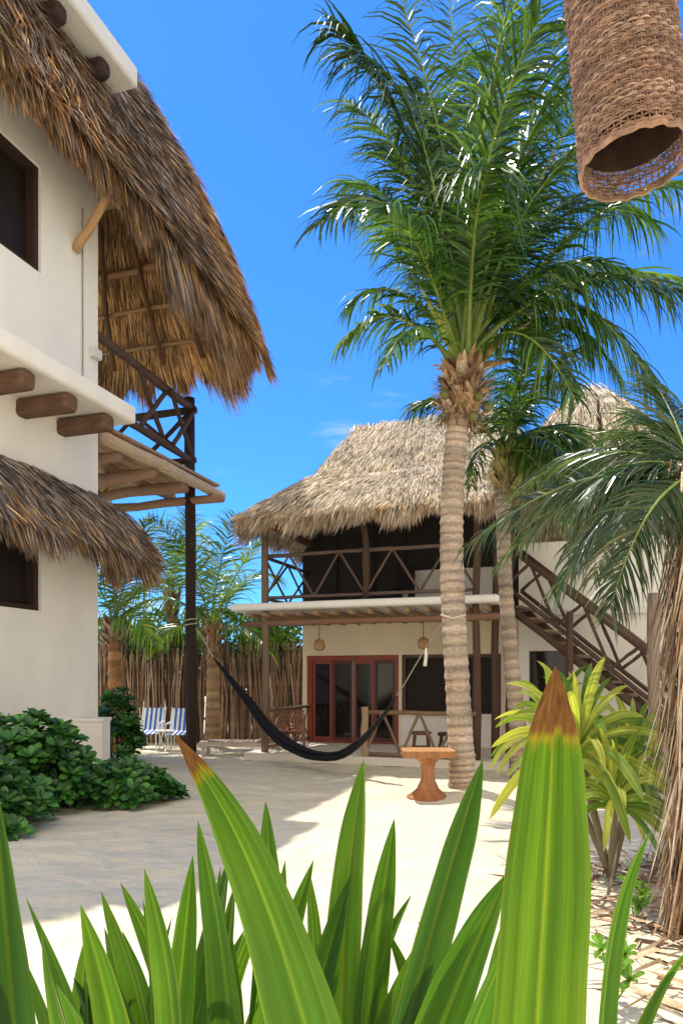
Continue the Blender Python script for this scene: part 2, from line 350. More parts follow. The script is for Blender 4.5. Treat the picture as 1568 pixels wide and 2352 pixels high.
m=MB();m.box((-.25,2.5,3.09),(4.7,2.6,5.3),(.022,.017,.016),BB);m.box((-.25,2.602,3.09),(-.1,6,5.0),(.03,.022,.02),BB);m.box((4.55,2.602,3.09),(4.7,6,5.0),WHITE,BB)
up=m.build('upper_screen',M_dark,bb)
m=MB();m.box((2.2,2.3,3.09),(4.3,2.497,3.95),(.7,.67,.62),BB);m.build('upper_parapet',M_stucco,bb)
for s in (.6,1.5,2.2,3.3,4.3): plog('screen_stud',bb,BB(s,2.46,3.1),BB(s,2.46,5.2),.03,(.035,.025,.02))
ch=MB()
for a in ((2.15,2.55,3.5,3.56),(2.15,2.2,3.09,3.5),(2.5,2.55,3.09,3.5)): ch.box((a[0],1.6,a[2]),(a[1],2.0,a[3]),DK,BB)
ch.box((2.15,1.96,3.56),(2.55,2.0,4.05),DK,BB)
tag(ch.build('wooden_chair',M_wood,loc=BB(2.35,1.8,3.09)),'dark chair on the upstairs balcony behind the log railing','chair')
mb=MB();bs=MB()
def ring(i,z):
    s0,s1,g0,g1=i;return [BB(s0,g0,z),BB(s1,g0,z),BB(s1,g1,z),BB(s0,g1,z)]
r0=ring((-.38,5.6,-.55,6),4.70);r1=ring((.75,4.8,.75,4.9),5.70);r2=[BB(1.15,2.3,7.2),BB(4.5,2.3,7.2),BB(4.5,2.7,7.2),BB(1.15,2.7,7.2)]
outs=[-g_,e_,g_,-e_]
palB=lambda u,v:mixpal(PAL_LITE,PAL_ORG,.08 if v>.12 else .35)
palC=lambda u,v:mixpal(PAL_LITE,PAL_DARK,.06)
for k in range(4):
    j=(k+1)%4;nn=1 if k in(0,3) else .25
    slope(mb,bs,r0[k],r0[j],r1[j],r1[k],int(14000*nn),.22,.014,palB,bulge=.06,fr=int(7000*nn),frL=.36,out=outs[k]+V((0,0,.6)),shag=.12,thick=.16,basecol=(.45,.36,.26),clk=.6)
    slope(mb,bs,r1[k]+V((0,0,-.1)),r1[j]+V((0,0,-.1)),r2[j],r2[k],int(13000*nn),.2,.014,palC,bulge=.08,fr=int(300*nn),frL=.15,out=outs[k]+V((0,0,.6)),shag=.06,thick=.1,basecol=(.5,.42,.32),clk=.5)
for k in range(900):
    p=r2[0].lerp(r2[1],U(-.03,1.03))+V((U(-.1,.1),U(-.1,.2),U(-.05,.08)))
    mb.straw(p,V((U(-.5,.5),U(-1,1),-.6)).normalized(),V((1,0,0)),.25,.018,jit(random.choice(PAL_LITE)),.05)
bs.build('roof_lining',M_under,bb);mb.build('thatch_roof',M_thatch,bb)
st0=BB(4.65,.35,3.05);st1=BB(8.25,-.35,0)
tan=(st1-st0);sidev=V((tan.y,-tan.x,0)).normalized()*-1
if sidev.dot(g_)<0: sidev=-sidev
zz=V((0,0,1))
for o in (0,.95):
    plog('stair_stringer',bb,st0+sidev*o-V((0,0,.1)),st1+sidev*o,.07,LOG)
    plog('stair_handrail',bb,st0+sidev*o+zz*1.0,st1+sidev*o+zz*1.0,.05,LOG)
    plog('stair_midrail',bb,st0+sidev*o+zz*.25,st1+sidev*o+zz*.25,.04,LOG)
    for i in range(8):
        p=st0.lerp(st1,i/8)+sidev*o;q=st0.lerp(st1,(i+1)/8)+sidev*o
        a,b=(.25,1) if i%2==0 else (1,.25)
        plog('stair_baluster',bb,p+zz*a,q+zz*b,.032,LOG)
for i in range(13):
    p=st0.lerp(st1,(i+.6)/13.5)
    m=MB();tx=e_*.13;q=[p-tx-V((0,0,.03)),p-tx+sidev*.95-V((0,0,.03)),p+tx+sidev*.95-V((0,0,.03)),p+tx-V((0,0,.03))]
    m.hexa(q+[x+V((0,0,.045)) for x in q],jit(LOGL,.2));m.build('stair_tread',M_wood,bb)
plog('stair_post',bb,BB(5.8,-.15,0),BB(5.8,-.15,2.75),.06,LOG)
plog('stair_post',bb,BB(7.1,-.2,0),BB(7.12,-.2,3.0),.1,(.36,.26,.19),n=10)
plog('stair_post',bb,BB(4.75,.25,0),BB(4.75,.25,4.6),.07,LOG)
# ================= ANNEX
an=empty('round_roof_annex',BB(6.2,3,0),'white annex behind the log staircase, topped by a conical thatched roof','house')
m=MB()
for s0,s1,z0,z1 in ((4.76,4.95,0,4.25),(4.95,5.75,2.15,4.25),(5.75,7.9,0,4.25),(4.95,5.75,0,.75)): m.box((s0,1.5,z0),(s1,1.8,z1),WHITE,BB)
m.box((4.76,1.802,0),(4.96,5.5,4.25),WHITE,BB);m.box((7.7,1.802,0),(7.9,5.5,4.25),WHITE,BB)
m.build('wall',M_stucco,an)
m=MB();m.box((4.96,1.3,2.82),(7.92,1.497,2.93),(.8,.78,.74),BB);m.build('ledge',M_stucco,an)
m=MB();m.box((4.95,1.7,.75),(5.75,1.74,2.15),DK,BB);m.build('window',M_glass,an)
mb=MB();bs=MB();ap=V((5.75,17,8.1));nn=14
for k in range(nn):
    a0=6.2832*k/nn;a1=6.2832*(k+1)/nn
    p0=ap+V((2.6*math.cos(a0),2.6*math.sin(a0),-3.3));p1=ap+V((2.6*math.cos(a1),2.6*math.sin(a1),-3.3))
    t0=ap+V((.35*math.cos(a0),.35*math.sin(a0),0));t1=ap+V((.35*math.cos(a1),.35*math.sin(a1),0))
    o=V((math.cos((a0+a1)/2),math.sin((a0+a1)/2),.5))
    fr=1 if math.sin(a0)<.3 else .35
    slope(mb,bs,p0,p1,t1,t0,int(2200*fr),.28,.02,palC,bulge=.33,fr=int(500*fr),frL=.4,out=o,shag=.15,thick=.12,basecol=(.5,.42,.32),clk=.7)
for k in range(350):
    a=U(0,6.283);o=V((math.cos(a),math.sin(a),0));mb.straw(ap+o*U(0,.3)+V((0,0,U(.05,.25))),(o+V((0,0,-.5))).normalized(),V((-o.y,o.x,0)),.4,.03,jit(random.choice(PAL_LITE)),.1)
bs.build('roof_lining',M_under,an);mb.build('thatch_roof',M_thatch,an)
# ================= FENCE
def sticks(x0,y0,x1,y1,n,label):
    mb=MB()
    for k in range(n):
        t=k/n;x=lerp(x0,x1,t)+U(-.05,.05);y=lerp(y0,y1,t)+U(-.07,.07);h=2.3+U(-.35,.28)
        c=jit(random.choice([(.24,.15,.1),(.34,.22,.15),(.46,.34,.24),(.08,.05,.04),(.28,.17,.11),(.12,.08,.06)]),.25)
        mb.tube([V((x,y,-.02)),V((x+U(-.07,.07),y+U(-.03,.03),h*.5)),V((x+U(-.12,.12),y,h))],[U(.018,.034),U(.018,.032),U(.01,.024)],5,c)
    for z in (.6,1.3,1.95): mb.log(V((x0,y0+.06,z)),V((x1,y1+.06,z)),.03,LOG,6)
    tag(mb.build('stick_fence',M_wood,loc=((x0+x1)/2,(y0+y1)/2,0)),label,'fence')
sticks(-10,18.6,1.0,18.6,680,'rustic fence of upright brown sticks between the white house and the villa')
sticks(7.2,17.5,12,15.5,150,'rustic fence of upright brown sticks at the right edge beyond the annex')
# ================= FRONDS
GD=[(.028,.08,.013),(.045,.115,.018),(.07,.16,.024),(.12,.24,.038),(.022,.06,.013)]
GY=[(.24,.34,.06),(.13,.27,.04),(.3,.38,.08),(.09,.2,.04),(.17,.27,.05)]
def frond(parent,base,ctrl,tip,n=52,L=.72,w=.04,pal=GD,droop=.32,rach=(.26,.34,.08),rr=.022,mat=None,name='frond',start=.12,a0=34,a1=64):
    m=MB();pts=[bez([base,ctrl,tip],i/12) for i in range(13)]
    m.tube(pts,[rr*(1.2-i/12)*(1+.6*max(0,1-i/2)) for i in range(13)],6,rach)
    tw=U(-.5,.5);pb=U(.6,1.35)
    for k in range(n):
        t=start+(1-start)*(k+U(-.3,.3))/n;t=min(.995,max(.02,t))
        p=bez([base,ctrl,tip],t);tg=(bez([base,ctrl,tip],min(1,t+.02))-bez([base,ctrl,tip],t-.02)).normalized()
        sd=tg.cross(V((0,-.4,1))).normalized();nr=sd.cross(tg).normalized()
        sd=(sd*math.cos(tw)+nr*math.sin(tw)).normalized()
        for s in (-1,1):
            if U(0,1)<.06: continue
            an=math.radians(lerp(a1,a0,t)+U(-11,11))
            dr=(sd*s*math.sin(an)+tg*math.cos(an)+nr*U(.0,.22)+V((0,0,U(-.05,.05)))).normalized()
            ln=L*(.45+.75*math.sin(math.pi*min(1,((t-start*.6)*.9+.1))))*U(.72,1.15)
            c=jit(random.choice(pal),.2);c=vc(c,pb)
            ws=tg.cross(dr).normalized();wd=dr.cross(ws).normalized()
            wdir=(wd*U(.4,1)+ws*U(-.8,.8)).normalized()
            prev=None;q=p.copy();dd=dr.copy();seg=4;dp=droop*U(.4,1.8)
            for i in range(seg+1):
                ww=w*.5*(.7,1,.8,.5,.06)[i]
                a=m.add(q-wdir*ww,c);b=m.add(q+wdir*ww,vc(c,1.15))
                if prev: m.f.append([prev[0],prev[1],b,a])
                prev=(a,b)
                dd=(dd+V((0,0,-dp*(.4+i*.4)))).normalized();q=q+dd*(ln/seg)
    return m.build(name,mat or M_palm,parent)
def trunk(parent,path,col=(.30,.22,.16),n=16,name='trunk',rows=90):
    m=MB();pts=[];rs=[]
    for i in range(rows):
        t=i/(rows-1)*(len(path)-1);k=min(int(t),len(path)-2);f=t-k
        g=lambda q:path[max(0,min(len(path)-1,q))]
        p0,p1,p2,p3=[g(k+a)[0] for a in (-1,0,1,2)]
        p=.5*((2*p1)+(p2-p0)*f+(2*p0-5*p1+4*p2-p3)*f*f+(3*p1-p0-3*p2+p3)*f**3)
        pts.append(p);rs.append(lerp(path[k][1],path[k+1][1],f)*(1+(.05 if i%3==0 else -.02)+U(-.025,.025)))
    cs=[jit(col,.2) for _ in range(rows)]
    for i in range(2,rows,3): cs[i]=vc(cs[i],.62)
    m.tube(pts,rs,n,lambda t:cs[min(rows-1,int(t*(rows-1)+.5))])
    for i in range(len(m.v)):
        q=noise.noise(m.v[i]*2.5); m.c[i]=vc(m.c[i],1+.35*q)
    return m.build(name,M_bark,parent,smooth=True)
def sheaths(parent,c,r,h,n,cols,L=.4):
    m=MB()
    for k in range(n):
        a=U(0,6.283);z=U(-h*.5,h*.5);o=V((math.cos(a),math.sin(a),0));t=V((-o.y,o.x,0))
        p=c+o*r*(.6+.3*U(0,1))+V((0,0,z))
        w=U(.05,.12);l=L*U(.5,1.1);cc=jit(random.choice(cols),.25)
        q=p+o*U(.03,.16)+V((0,0,l*.6));e=q+o*U(.02,.2)+V((0,0,l*U(.1,.5)))+t*U(-.1,.1)
        i=[m.add(p-t*w,cc),m.add(p+t*w,cc),m.add(q+t*w*.7,cc),m.add(q-t*w*.7,cc),m.add(q+o*.03,cc),m.add(e,vc(cc,1.2))]
        m.f.append([i[0],i[1],i[2],i[4],i[3]]);m.f.append([i[3],i[4],i[5]]);m.f.append([i[4],i[2],i[5]])
    for k in range(n*6):
        a=U(0,6.283);o=V((math.cos(a),math.sin(a),0));p=c+o*r*U(.7,1.15)+V((0,0,U(-h*.55,h*.5)))
        m.straw(p,(o*U(.1,.8)+V((U(-.4,.4),U(-.4,.4),U(-1,.7)))).normalized(),V((-o.y,o.x,0)),U(.1,.35),.02,jit(random.choice(cols),.3),.05)
    return m.build('leaf_sheaths',M_fibre,parent)
BR=[(.44,.27,.15),(.32,.19,.11),(.54,.38,.24),(.2,.12,.07),(.58,.46,.32)]
def coco(parent,p,r,c):
    m=MB();prof=[(r*.15,-r),(r*.7,-r*.75),(r,-.1*r),(r*.92,r*.4),(r*.5,r*.9),(r*.1,r*1.05)]
    m.lathe(p,prof,10,jit(c,.15));m.build('coconut',M_shrub,parent,smooth=True)
Y1=10.3
p1=empty('coconut_palm',P(1062,1830,Y1),'tall coconut palm with thick pale ringed trunk, rope tied round it, beside the carved table','palm tree')
trunk(p1,[(P(1064,1845,Y1),.25),(P(1062,1790,Y1),.195),(P(1056,1680,Y1),.172),(P(1046,1500,Y1),.168),(P(1038,1330,Y1),.165),(P(1037,1180,Y1),.16),(P(1043,1060,Y1),.15),(P(1053,950,Y1),.15),(P(1060,880,Y1),.19),(P(1064,830,Y1),.15)],(.50,.39,.30),20,rows=190)
cr=P(1064,860,Y1)
sheaths(p1,P(1060,915,Y1),.23,.6,110,BR,.38)
def PF(lst,root,Y,c0,**k):
    for it in lst:
        cx,cy,cd,tx,ty,td=it[:6]
        kk=dict(k);kk.update(it[6] if len(it)>6 else {})
        b=c0+V((U(-.12,.12),U(-.12,.12),U(-.08,.08)))
        frond(root,b,P(cx,cy,Y+cd),P(tx,ty,Y+td),**kk)
GDK=[(.016,.048,.010),(.025,.068,.013),(.036,.09,.016),(.06,.13,.024)]
PF([(1070,340,-.3,1185,-60,-.9,dict(n=95,L=1.0,rr=.036,rach=(.45,.52,.2),droop=.5)),
 (1075,420,.4,900,-60,.7,dict(n=85,L=1.0)),(1050,300,1,1030,-100,1.8,dict(n=80,L=.95)),
 (930,310,-.2,732,515,-.6,dict(n=85,L=.72,droop=.45)),(990,330,.8,790,230,1.6,dict(n=80)),(980,260,-.5,765,60,-.9,dict(n=80,L=.95,pal=GDK)),
 (900,640,.2,785,785,-.3,dict(n=60,L=.62,rach=(.42,.52,.17),pal=GD+GY[:2])),(960,660,-.8,880,840,-1.5,dict(n=54,L=.55)),(930,580,.8,800,700,1.2,dict(n=60,L=.6)),
 (1010,180,-.6,820,130,-1.2,dict(n=80,L=.95,pal=GDK)),(940,400,.5,800,420,.9,dict(n=80,L=.8)),
 (1250,330,.5,1500,520,1.0,dict(n=85)),(1180,260,.4,1330,-20,.9,dict(n=85,L=1.0,pal=GDK)),(1200,330,-.9,1440,300,-1.5,dict(n=85)),(1260,200,.3,1470,160,.8,dict(n=85,L=.95)),
 (1310,470,0,1560,1000,-.3,dict(n=95,L=.9,droop=.6)),(1240,560,1,1560,640,1.9,dict(n=85)),(1330,480,-1.0,1680,740,-1.8,dict(n=95,L=.9,droop=.5)),
 (1190,640,-.8,1320,920,-1.6,dict(n=60,L=.6)),(1150,480,1.3,1220,400,2.8,dict(n=80)),(1080,430,-1.1,1130,380,-2.4,dict(n=85,L=.95,pal=GDK)),
 (1130,420,-.5,1300,150,-1.0,dict(n=85,L=1.0,pal=GDK)),(980,480,1.2,900,560,2.6,dict(n=80)),(1060,460,.9,960,230,1.8,dict(n=85,L=.9,pal=GDK)),
 (960,480,-.9,880,470,-1.8,dict(n=80)),(1110,250,.2,1260,-150,.3,dict(n=85,L=1.0)),
 (1140,360,.2,1400,60,.4,dict(n=85,L=.95)),(1300,420,.4,1600,420,.8,dict(n=90,L=.9)),
 (1000,420,.6,880,330,1.3,dict(n=85,L=.95,pal=GDK)),(1020,400,.2,940,180,.5,dict(n=85,L=1.0,pal=GDK)),(1130,450,1.1,1330,330,2.1,dict(n=85,L=1.0,pal=GDK)),
 (1180,470,.4,1380,430,.9,dict(n=85,L=.95,pal=GDK)),(1090,380,.7,1120,130,1.4,dict(n=85,L=1.05,pal=GDK)),(1220,540,-.3,1440,620,-.7,dict(n=85,L=.85)),
 (1160,560,.9,1300,640,2.0,dict(n=80,L=.8,pal=GDK)),(1020,560,1.0,980,600,2.4,dict(n=70,L=.7,pal=GDK)),(1250,600,.3,1420,860,.6,dict(n=80,L=.8,droop=.6)),(1080,330,-.8,1240,40,-1.6,dict(n=85,L=1.0,pal=GDK))],p1,Y1,cr,n=82,L=.88,w=.037,droop=.45,rr=.03,start=.2)
m=MB();m.tube([P(1012,1412,Y1-.1),P(1040,1420,Y1-.2),P(1068,1412,Y1-.1),P(1040,1405,Y1+.2),P(1012,1412,Y1-.1)],.014,6,(.6,.55,.47));m.build('tied_rope',M_rope,p1)
for tx,ty in ((1215,740),(960,650),(1170,830),(1000,700)):
    m=MB();m.tube([cr,cr.lerp(P(tx,ty,Y1-.3),.5)+V((0,0,.05)),P(tx,ty,Y1-.3)],[.06,.05,.01],7,(.4,.23,.11) if tx>1100 else (.4,.45,.13));m.build('leaf_stalk',M_fibre,p1,smooth=True)
for k in range(5):
    coco(p1,P(1060+U(-50,60),920+U(-20,40),Y1-.2+U(-.1,.1)),.07,(.2,.2,.06))
Y2=12.0
p2=empty('coconut_palm',P(1195,1786,Y2),'slimmer coconut palm behind the thick one, trunk in front of the log stair','palm tree')
trunk(p2,[(P(1196,1795,Y2),.18),(P(1190,1690,Y2),.135),(P(1172,1500,Y2),.12),(P(1158,1300,Y2),.11),(P(1156,1140,Y2),.12),(P(1162,1060,Y2),.12)],(.42,.33,.26),14,rows=130)
c2=P(1164,1050,Y2)
sheaths(p2,P(1162,1090,Y2),.15,.55,60,[(.4,.4,.13),(.4,.3,.14),(.26,.26,.09),(.5,.4,.2)],.4)
PF([(1170,850,.3,1230,700,.9),(1280,900,-.2,1420,1110,-.6),(1240,930,-1,1370,1140,-2),(1060,880,.2,950,930,.5),(1180,820,-.8,1290,740,-1.8),
 (1290,980,.8,1470,1220,1.6),(1230,1000,-.6,1300,1200,-1.2,dict(L=.5)),(1120,900,1,1090,800,2),(1100,960,-.8,1080,1120,-1.4,dict(L=.4,n=34,rach=(.4,.4,.13))),(1220,860,.5,1330,880,1.2),(1180,900,-.5,1230,760,-.9),(1240,940,.6,1350,1010,1.2),
 (1270,920,.1,1450,1130,.1,dict(pal=GDK)),(1230,820,.1,1360,790,.2,dict(pal=GDK)),(1250,960,-.3,1330,1160,-.5,dict(pal=GDK))],p2,Y2,c2,n=76,L=.72,droop=.5,w=.034,rr=.026,start=.16)
Y3=4.6
p3=empty('coconut_palm',P(1612,2150,Y3),'short palm at the right edge with ragged dry fibre hanging down its trunk','palm tree')
trunk(p3,[(P(1618,2170,Y3),.17),(P(1612,1900,Y3),.14),(P(1608,1500,Y3),.13),(P(1615,1180,Y3),.13),(P(1620,1090,Y3),.1)],(.36,.26,.18),12,rows=60)
c3=P(1620,1110,Y3)
GDD=[(.016,.042,.012),(.026,.06,.016),(.04,.085,.024),(.10,.11,.06)]
PF([(1400,990,.6,1075,1250,1.5),(1450,1050,.2,1280,1350,.5),(1420,960,1.2,1240,1080,3.0),(1480,1100,-.2,1400,1400,-.4,dict(L=.36)),(1380,1050,1.2,1180,1210,2.6),(1440,1010,.8,1260,1160,1.9),
 (1430,1070,1.5,1300,1280,3.0),(1480,1020,1.6,1400,1180,3.2),(1560,960,.3,1500,880,.9),(1700,800,.2,1800,760,.4),(1750,950,0,1900,1100,0),
 (1420,1020,1.0,1150,1290,2.2),(1400,960,.9,1180,1130,2.0),(1470,1060,.9,1360,1330,1.8),(1500,960,1.0,1400,1010,2.4),(1440,980,.2,1330,1180,.5),(1520,940,.6,1470,960,1.6)],p3,Y3,c3,n=88,L=.44,w=.016,pal=GDD,rr=.012,droop=.35)
m=MB()
for k in range(1800):
    z=U(.1,3.0);a=U(0,6.283);o=V((math.cos(a),math.sin(a),0));c=P(1612,1600,Y3);p=V((c.x,c.y,z))+o*U(.12,.22)
    m.straw(p,(o*U(-.05,.3)+V((U(-.15,.15),U(-.1,.1),-1))).normalized(),V((-o.y,o.x,0)),U(.2,.8),.016,jit(random.choice(BR+[(.6,.5,.36)]),.3),.0)
m.build('dry_fibre',M_fibre,p3)
def smallpalm(px,Y,cy,base_r,lst,label,lean=0,L=.6,col=(.42,.27,.15)):
    z0=P(px,1560,Y);z0.z=0
    o=empty('background_palm',z0,label,'palm tree','young palms by the stick fence')
    c=P(px+lean,cy,Y)
    trunk(o,[(z0,base_r*1.3),(z0.lerp(c,.4),base_r),(c,base_r*.9)],col,10,rows=40)
    sheaths(o,c-V((0,0,.15)),base_r,.5,40,BR,.4)
    PF(lst,o,Y,c,n=50,L=L,w=.036,pal=GY+GD[2:4],rr=.02,droop=.3)
smallpalm(490,17.5,1455,.16,[(500,1280,0,545,1175,.3),(430,1250,.4,345,1190,.8),(400,1330,-.3,310,1400,-.8),(560,1280,.4,640,1330,1),(560,1400,-.4,620,1500,-1),(450,1260,-.6,400,1240,-1.4),(500,1300,1,470,1230,2),(410,1400,.5,350,1500,.9),(540,1300,-.8,600,1240,-1.4)],'bright young palm with leaning trunk near middle of stick fence',0,.75)
smallpalm(268,16.2,1440,.15,[(250,1250,0,235,1130,.2),(300,1270,.3,345,1190,.6),(320,1330,-.3,390,1330,-.8),(300,1380,-.6,350,1470,-1),(220,1300,.3,150,1250,.6),(260,1300,.9,290,1230,1.5)],'young palm with orange brown sheathed trunk beside the white house corner',-6,.7,(.5,.25,.1))
smallpalm(395,21,1380,.15,[(400,1250,0,470,1200,.2),(360,1250,.3,300,1230,.6),(440,1280,-.3,520,1330,-.8),(350,1300,-.6,300,1380,-1),(420,1250,.3,430,1180,.6)],'pale young palm rising behind the stick fence',0,.9)
def cloud(m,c,r,n,size,pal):
    for k in range(n):
        d=V((random.gauss(0,1),random.gauss(0,1),random.gauss(0,1))).normalized()*U(.55,1)**.6
        p=c+V((d.x*r[0],d.y*r[1],d.z*r[2]));p+=V((1,1,1))*0.25*noise.noise(p*1.7)
        if p.z<.02: continue
        f=(d+V((U(-.7,.7),U(-.7,.7),U(-.4,.9)))).normalized();sd=f.cross(V((U(-1,1),U(-1,1),1))).normalized()
        s=size*U(.6,1.3);c_=jit(random.choice(pal),.25);cb=.65+.5*max(0,noise.noise(p*2.2)+.3)
        c_=vc(c_,cb);u2=f.cross(sd)*.25*s
        i=[m.add(p,c_),m.add(p+f*s*.5+sd*s*.3+u2,c_),m.add(p+f*s,c_),m.add(p+f*s*.5-sd*s*.3+u2,c_)]
        m.f.append([i[0],i[1],i[2]]);m.f.append([i[0],i[2],i[3]])
def bush(name,base,c,r,n,size,pal,label,cat='bush',group=None,st=4):
    o=empty(name,base,label,cat,group);m=MB()
    for k in range(5):
        cc=c+V((U(-.5,.5)*r[0],U(-.5,.5)*r[1],U(-.35,.35)*r[2]));cloud(m,cc,(r[0]*.65,r[1]*.65,r[2]*.65),n//5,size,pal)
    m.build('foliage',M_shrub,o)
    m=MB()
    for k in range(st): m.log(V(base)+V((U(-.1,.1),U(-.1,.1),0)),c+V((U(-.4,.4)*r[0],U(-.4,.4)*r[1],0)),.03,(.2,.15,.1),6)
    m.build('stem',M_wood,o)
GB=[(.13,.27,.05),(.17,.33,.06),(.09,.2,.04),(.24,.36,.08)]
for i,(px,Y,z,r,lab) in enumerate(((300,20.5,2.1,(1.4,.8,1.5),'leafy green bush behind the fence, nearest the white house'),(420,21.5,2.3,(1.4,.8,1.4),'leafy green bush behind the fence under the pale palm'),(560,20.3,2.2,(1.3,.8,1.5),'leafy green bush behind the fence right of the bright palm'),(660,20,2.2,(1.2,.8,1.6),'leafy green bush behind the fence beside the villa corner'),(180,21,2.2,(1.5,.8,1.6),'leafy green bush behind the fence, hidden by the white house'))):
    b=P(px,1560,Y);b.z=0;bush('background_bush',b,V((b.x,b.y,z)),r,4000,.16,GB,lab,'bush','bushes behind the stick fence')
b=V((8.3,17.5,0));bush('background_tree',b,V((8.3,17.5,3.0)),(2.0,1.5,3.0),6000,.25,[(.05,.12,.03),(.08,.16,.04)],'dark leafy tree beyond the annex at the right edge','tree')
def rosette(m,p,ax,n,L,pal,wk=.24):
    ax=ax.normalized();a=ax.cross(V((1,.2,0))).normalized();b=ax.cross(a)
    for k in range(n):
        an=k*2.4+U(-.2,.2);el=lerp(.25,1.15,k/n)
        o=(a*math.cos(an)+b*math.sin(an));d=(o*math.cos(el)+ax*math.sin(el)).normalized();sd=d.cross(ax).normalized();nr=sd.cross(d).normalized()
        l=L*U(.8,1.15)*(1.1-.4*k/n);c=jit(random.choice(pal),.2);w=l*wk
        pts=[(0,.15),(.35,.6),(.7,1),(.9,.8),(1,.25)];pr=None
        for t,ww in pts:
            q=p+d*l*t-nr*l*.35*t*t*.6
            i=(m.add(q-sd*w*ww+nr*.015,c),m.add(q,vc(c,1.25)),m.add(q+sd*w*ww+nr*.015,c))
            if pr: m.f.append([pr[0],pr[1],i[1],i[0]]);m.f.append([pr[1],pr[2],i[2],i[1]])
            pr=i
GS=[(.035,.125,.024),(.055,.175,.032),(.085,.24,.042),(.02,.07,.018)]
def scaev(base,r,h,n,label,L=.17,seed=0):
    o=empty('seaside_shrub',base,label,'shrub','glossy dark shrubs along the white house');m=MB();s=MB()
    for k in range(n):
        th=U(0,6.283);rr=math.sqrt(U(0,1));x=rr*math.cos(th);y=rr*math.sin(th)
        z=h*math.sqrt(max(.03,1-rr*rr))*U(.4,1.1);p=V(base)+V((x*r[0],y*r[1],z))
        rosette(m,p,V((x*.7,y*.7-.25,1)),12,L*U(.8,1.25),GS)
        if k%3==0: s.log(V(base)+V((x*.3,y*.3,0)),p,.012,(.12,.1,.06),5)
    m.build('foliage',M_shrub,o,smooth=True);s.build('stem',M_wood,o)
scaev((-3.95,9.2,0),(.95,.8,1),1.03,300,'big glossy dark green shrub against the white wall at left')
scaev((-2.8,9.6,0),(.7,.5,1),.42,150,'low spreading end of the glossy shrubs, on the sand in front of the pillar')
scaev((-3.9,7.9,0),(.75,.65,1),.65,180,'glossy shrub at the left edge, nearest the viewer')
scaev((-4.25,14.1,0),(.38,.6,1),1.3,110,'upright glossy shrub beside the pillar, further back')
scaev((-3.2,10.8,0),(.5,.4,1),.35,70,'glossy shrub directly in front of the white pillar')
# ================= long blade leaves
def blade(parent,pts,W,tw=0,pal=((.075,.22,.02),(.15,.34,.035)),brown=0,name='leaf',fold=.3,rows=26,tau=.15,nc=12,hl=1):
    m=MB();ids=[];pts=[V(p) for p in pts];br=V((0,-1,.15)).normalized()
    ts=[1-(1-j/rows)**1.3 for j in range(rows+1)];cs=[bez(pts,t) for t in ts]
    dist_=[0]*(rows+1)
    for j in range(rows-1,-1,-1): dist_[j]=dist_[j+1]+(cs[j+1]-cs[j]).length
    Ln=dist_[0];wv=U(0,9)
    for j in range(rows+1):
        t=ts[j];p=cs[j];tg=(bez(pts,min(1,t+.02))-bez(pts,max(0,t-.02))).normalized()
        sd=tg.cross(br).normalized();nr=sd.cross(tg).normalized();a=tw*(.5+.5*t)+.12*math.sin(t*7+wv)
        sd,nr=sd*math.cos(a)+nr*math.sin(a),nr*math.cos(a)-sd*math.sin(a)
        dist=dist_[j];fb=1-dist/Ln
        w=W*.5*min(1,.35+fb*1.6)*(1-math.exp(-(dist+.001)/tau))*(1+.02*math.sin(t*31+wv))
        row=[]
        for k in range(nc+1):
            x=k/nc*2-1
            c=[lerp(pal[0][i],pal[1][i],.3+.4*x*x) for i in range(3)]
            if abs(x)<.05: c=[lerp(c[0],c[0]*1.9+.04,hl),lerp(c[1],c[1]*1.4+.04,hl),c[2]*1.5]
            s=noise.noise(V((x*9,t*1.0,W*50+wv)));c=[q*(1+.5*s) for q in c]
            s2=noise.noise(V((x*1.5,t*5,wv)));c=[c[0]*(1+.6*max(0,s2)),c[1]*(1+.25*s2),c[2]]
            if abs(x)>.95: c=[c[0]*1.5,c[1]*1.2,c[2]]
            if brown:
                ds=dist+.022*noise.noise(V((x*2.2,0,3)))+.003*U(-1,1)
                k1=max(0,min(1,(brown+.014-ds)/.012));k2=max(0,min(1,(brown-ds)/.006))
                c=[lerp(c[i],(.42,.36,.03)[i],k1) for i in range(3)]
                q9=noise.noise(V((x*5,dist*60,1)))*.5+.5
                bc=[lerp((.12,.045,.02)[i],(.38,.17,.075)[i],q9) for i in range(3)]
                c=[lerp(c[i],bc[i],k2) for i in range(3)]
            rib=.014*W*math.cos(x*math.pi*5)*min(1,dist/.1)
            row.append(m.add(p+sd*w*x+nr*(w*fold*(abs(x)**1.2)+rib),tuple(c),(x,dist*2)))
        ids.append(row)
    for j in range(rows):
        for k in range(nc): m.f.append([ids[j][k],ids[j][k+1],ids[j+1][k+1],ids[j+1][k]])
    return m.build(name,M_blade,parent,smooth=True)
G1=((.06,.18,.022),(.12,.29,.035));G2=((.032,.11,.018),(.07,.19,.03));G3=((.08,.22,.026),(.16,.33,.045))
def plant(basepx,Y,leaves,label):
    b=P(basepx,1560,Y);b.z=0
    o=empty('strap_leaf_plant',b,label,'plant','strap leaf plants in the foreground')
    for L in leaves:
        tx,ty,mx,my,W,yt,ym=L[:7];kw=dict(L[7]) if len(L)>7 else {}
        T=P(tx,ty,yt);Mp=P(mx,my,ym)
        if not kw.get('brown'): W*=.8
        base=b+V((U(-.06,.06),U(-.06,.06),0))
        ctrl=Mp+(Mp-T)*.12
        kw.setdefault('pal',random.choice((G1,G2,G3,G3,G1)));kw.setdefault('tw',U(-.9,.9));kw.setdefault('tau',.17);kw.setdefault('fold',U(.3,.6))
        blade(o,[base,base.lerp(ctrl,.6),ctrl,T.lerp(Mp,.45),T],W/F*((yt+ym)/2),**kw)
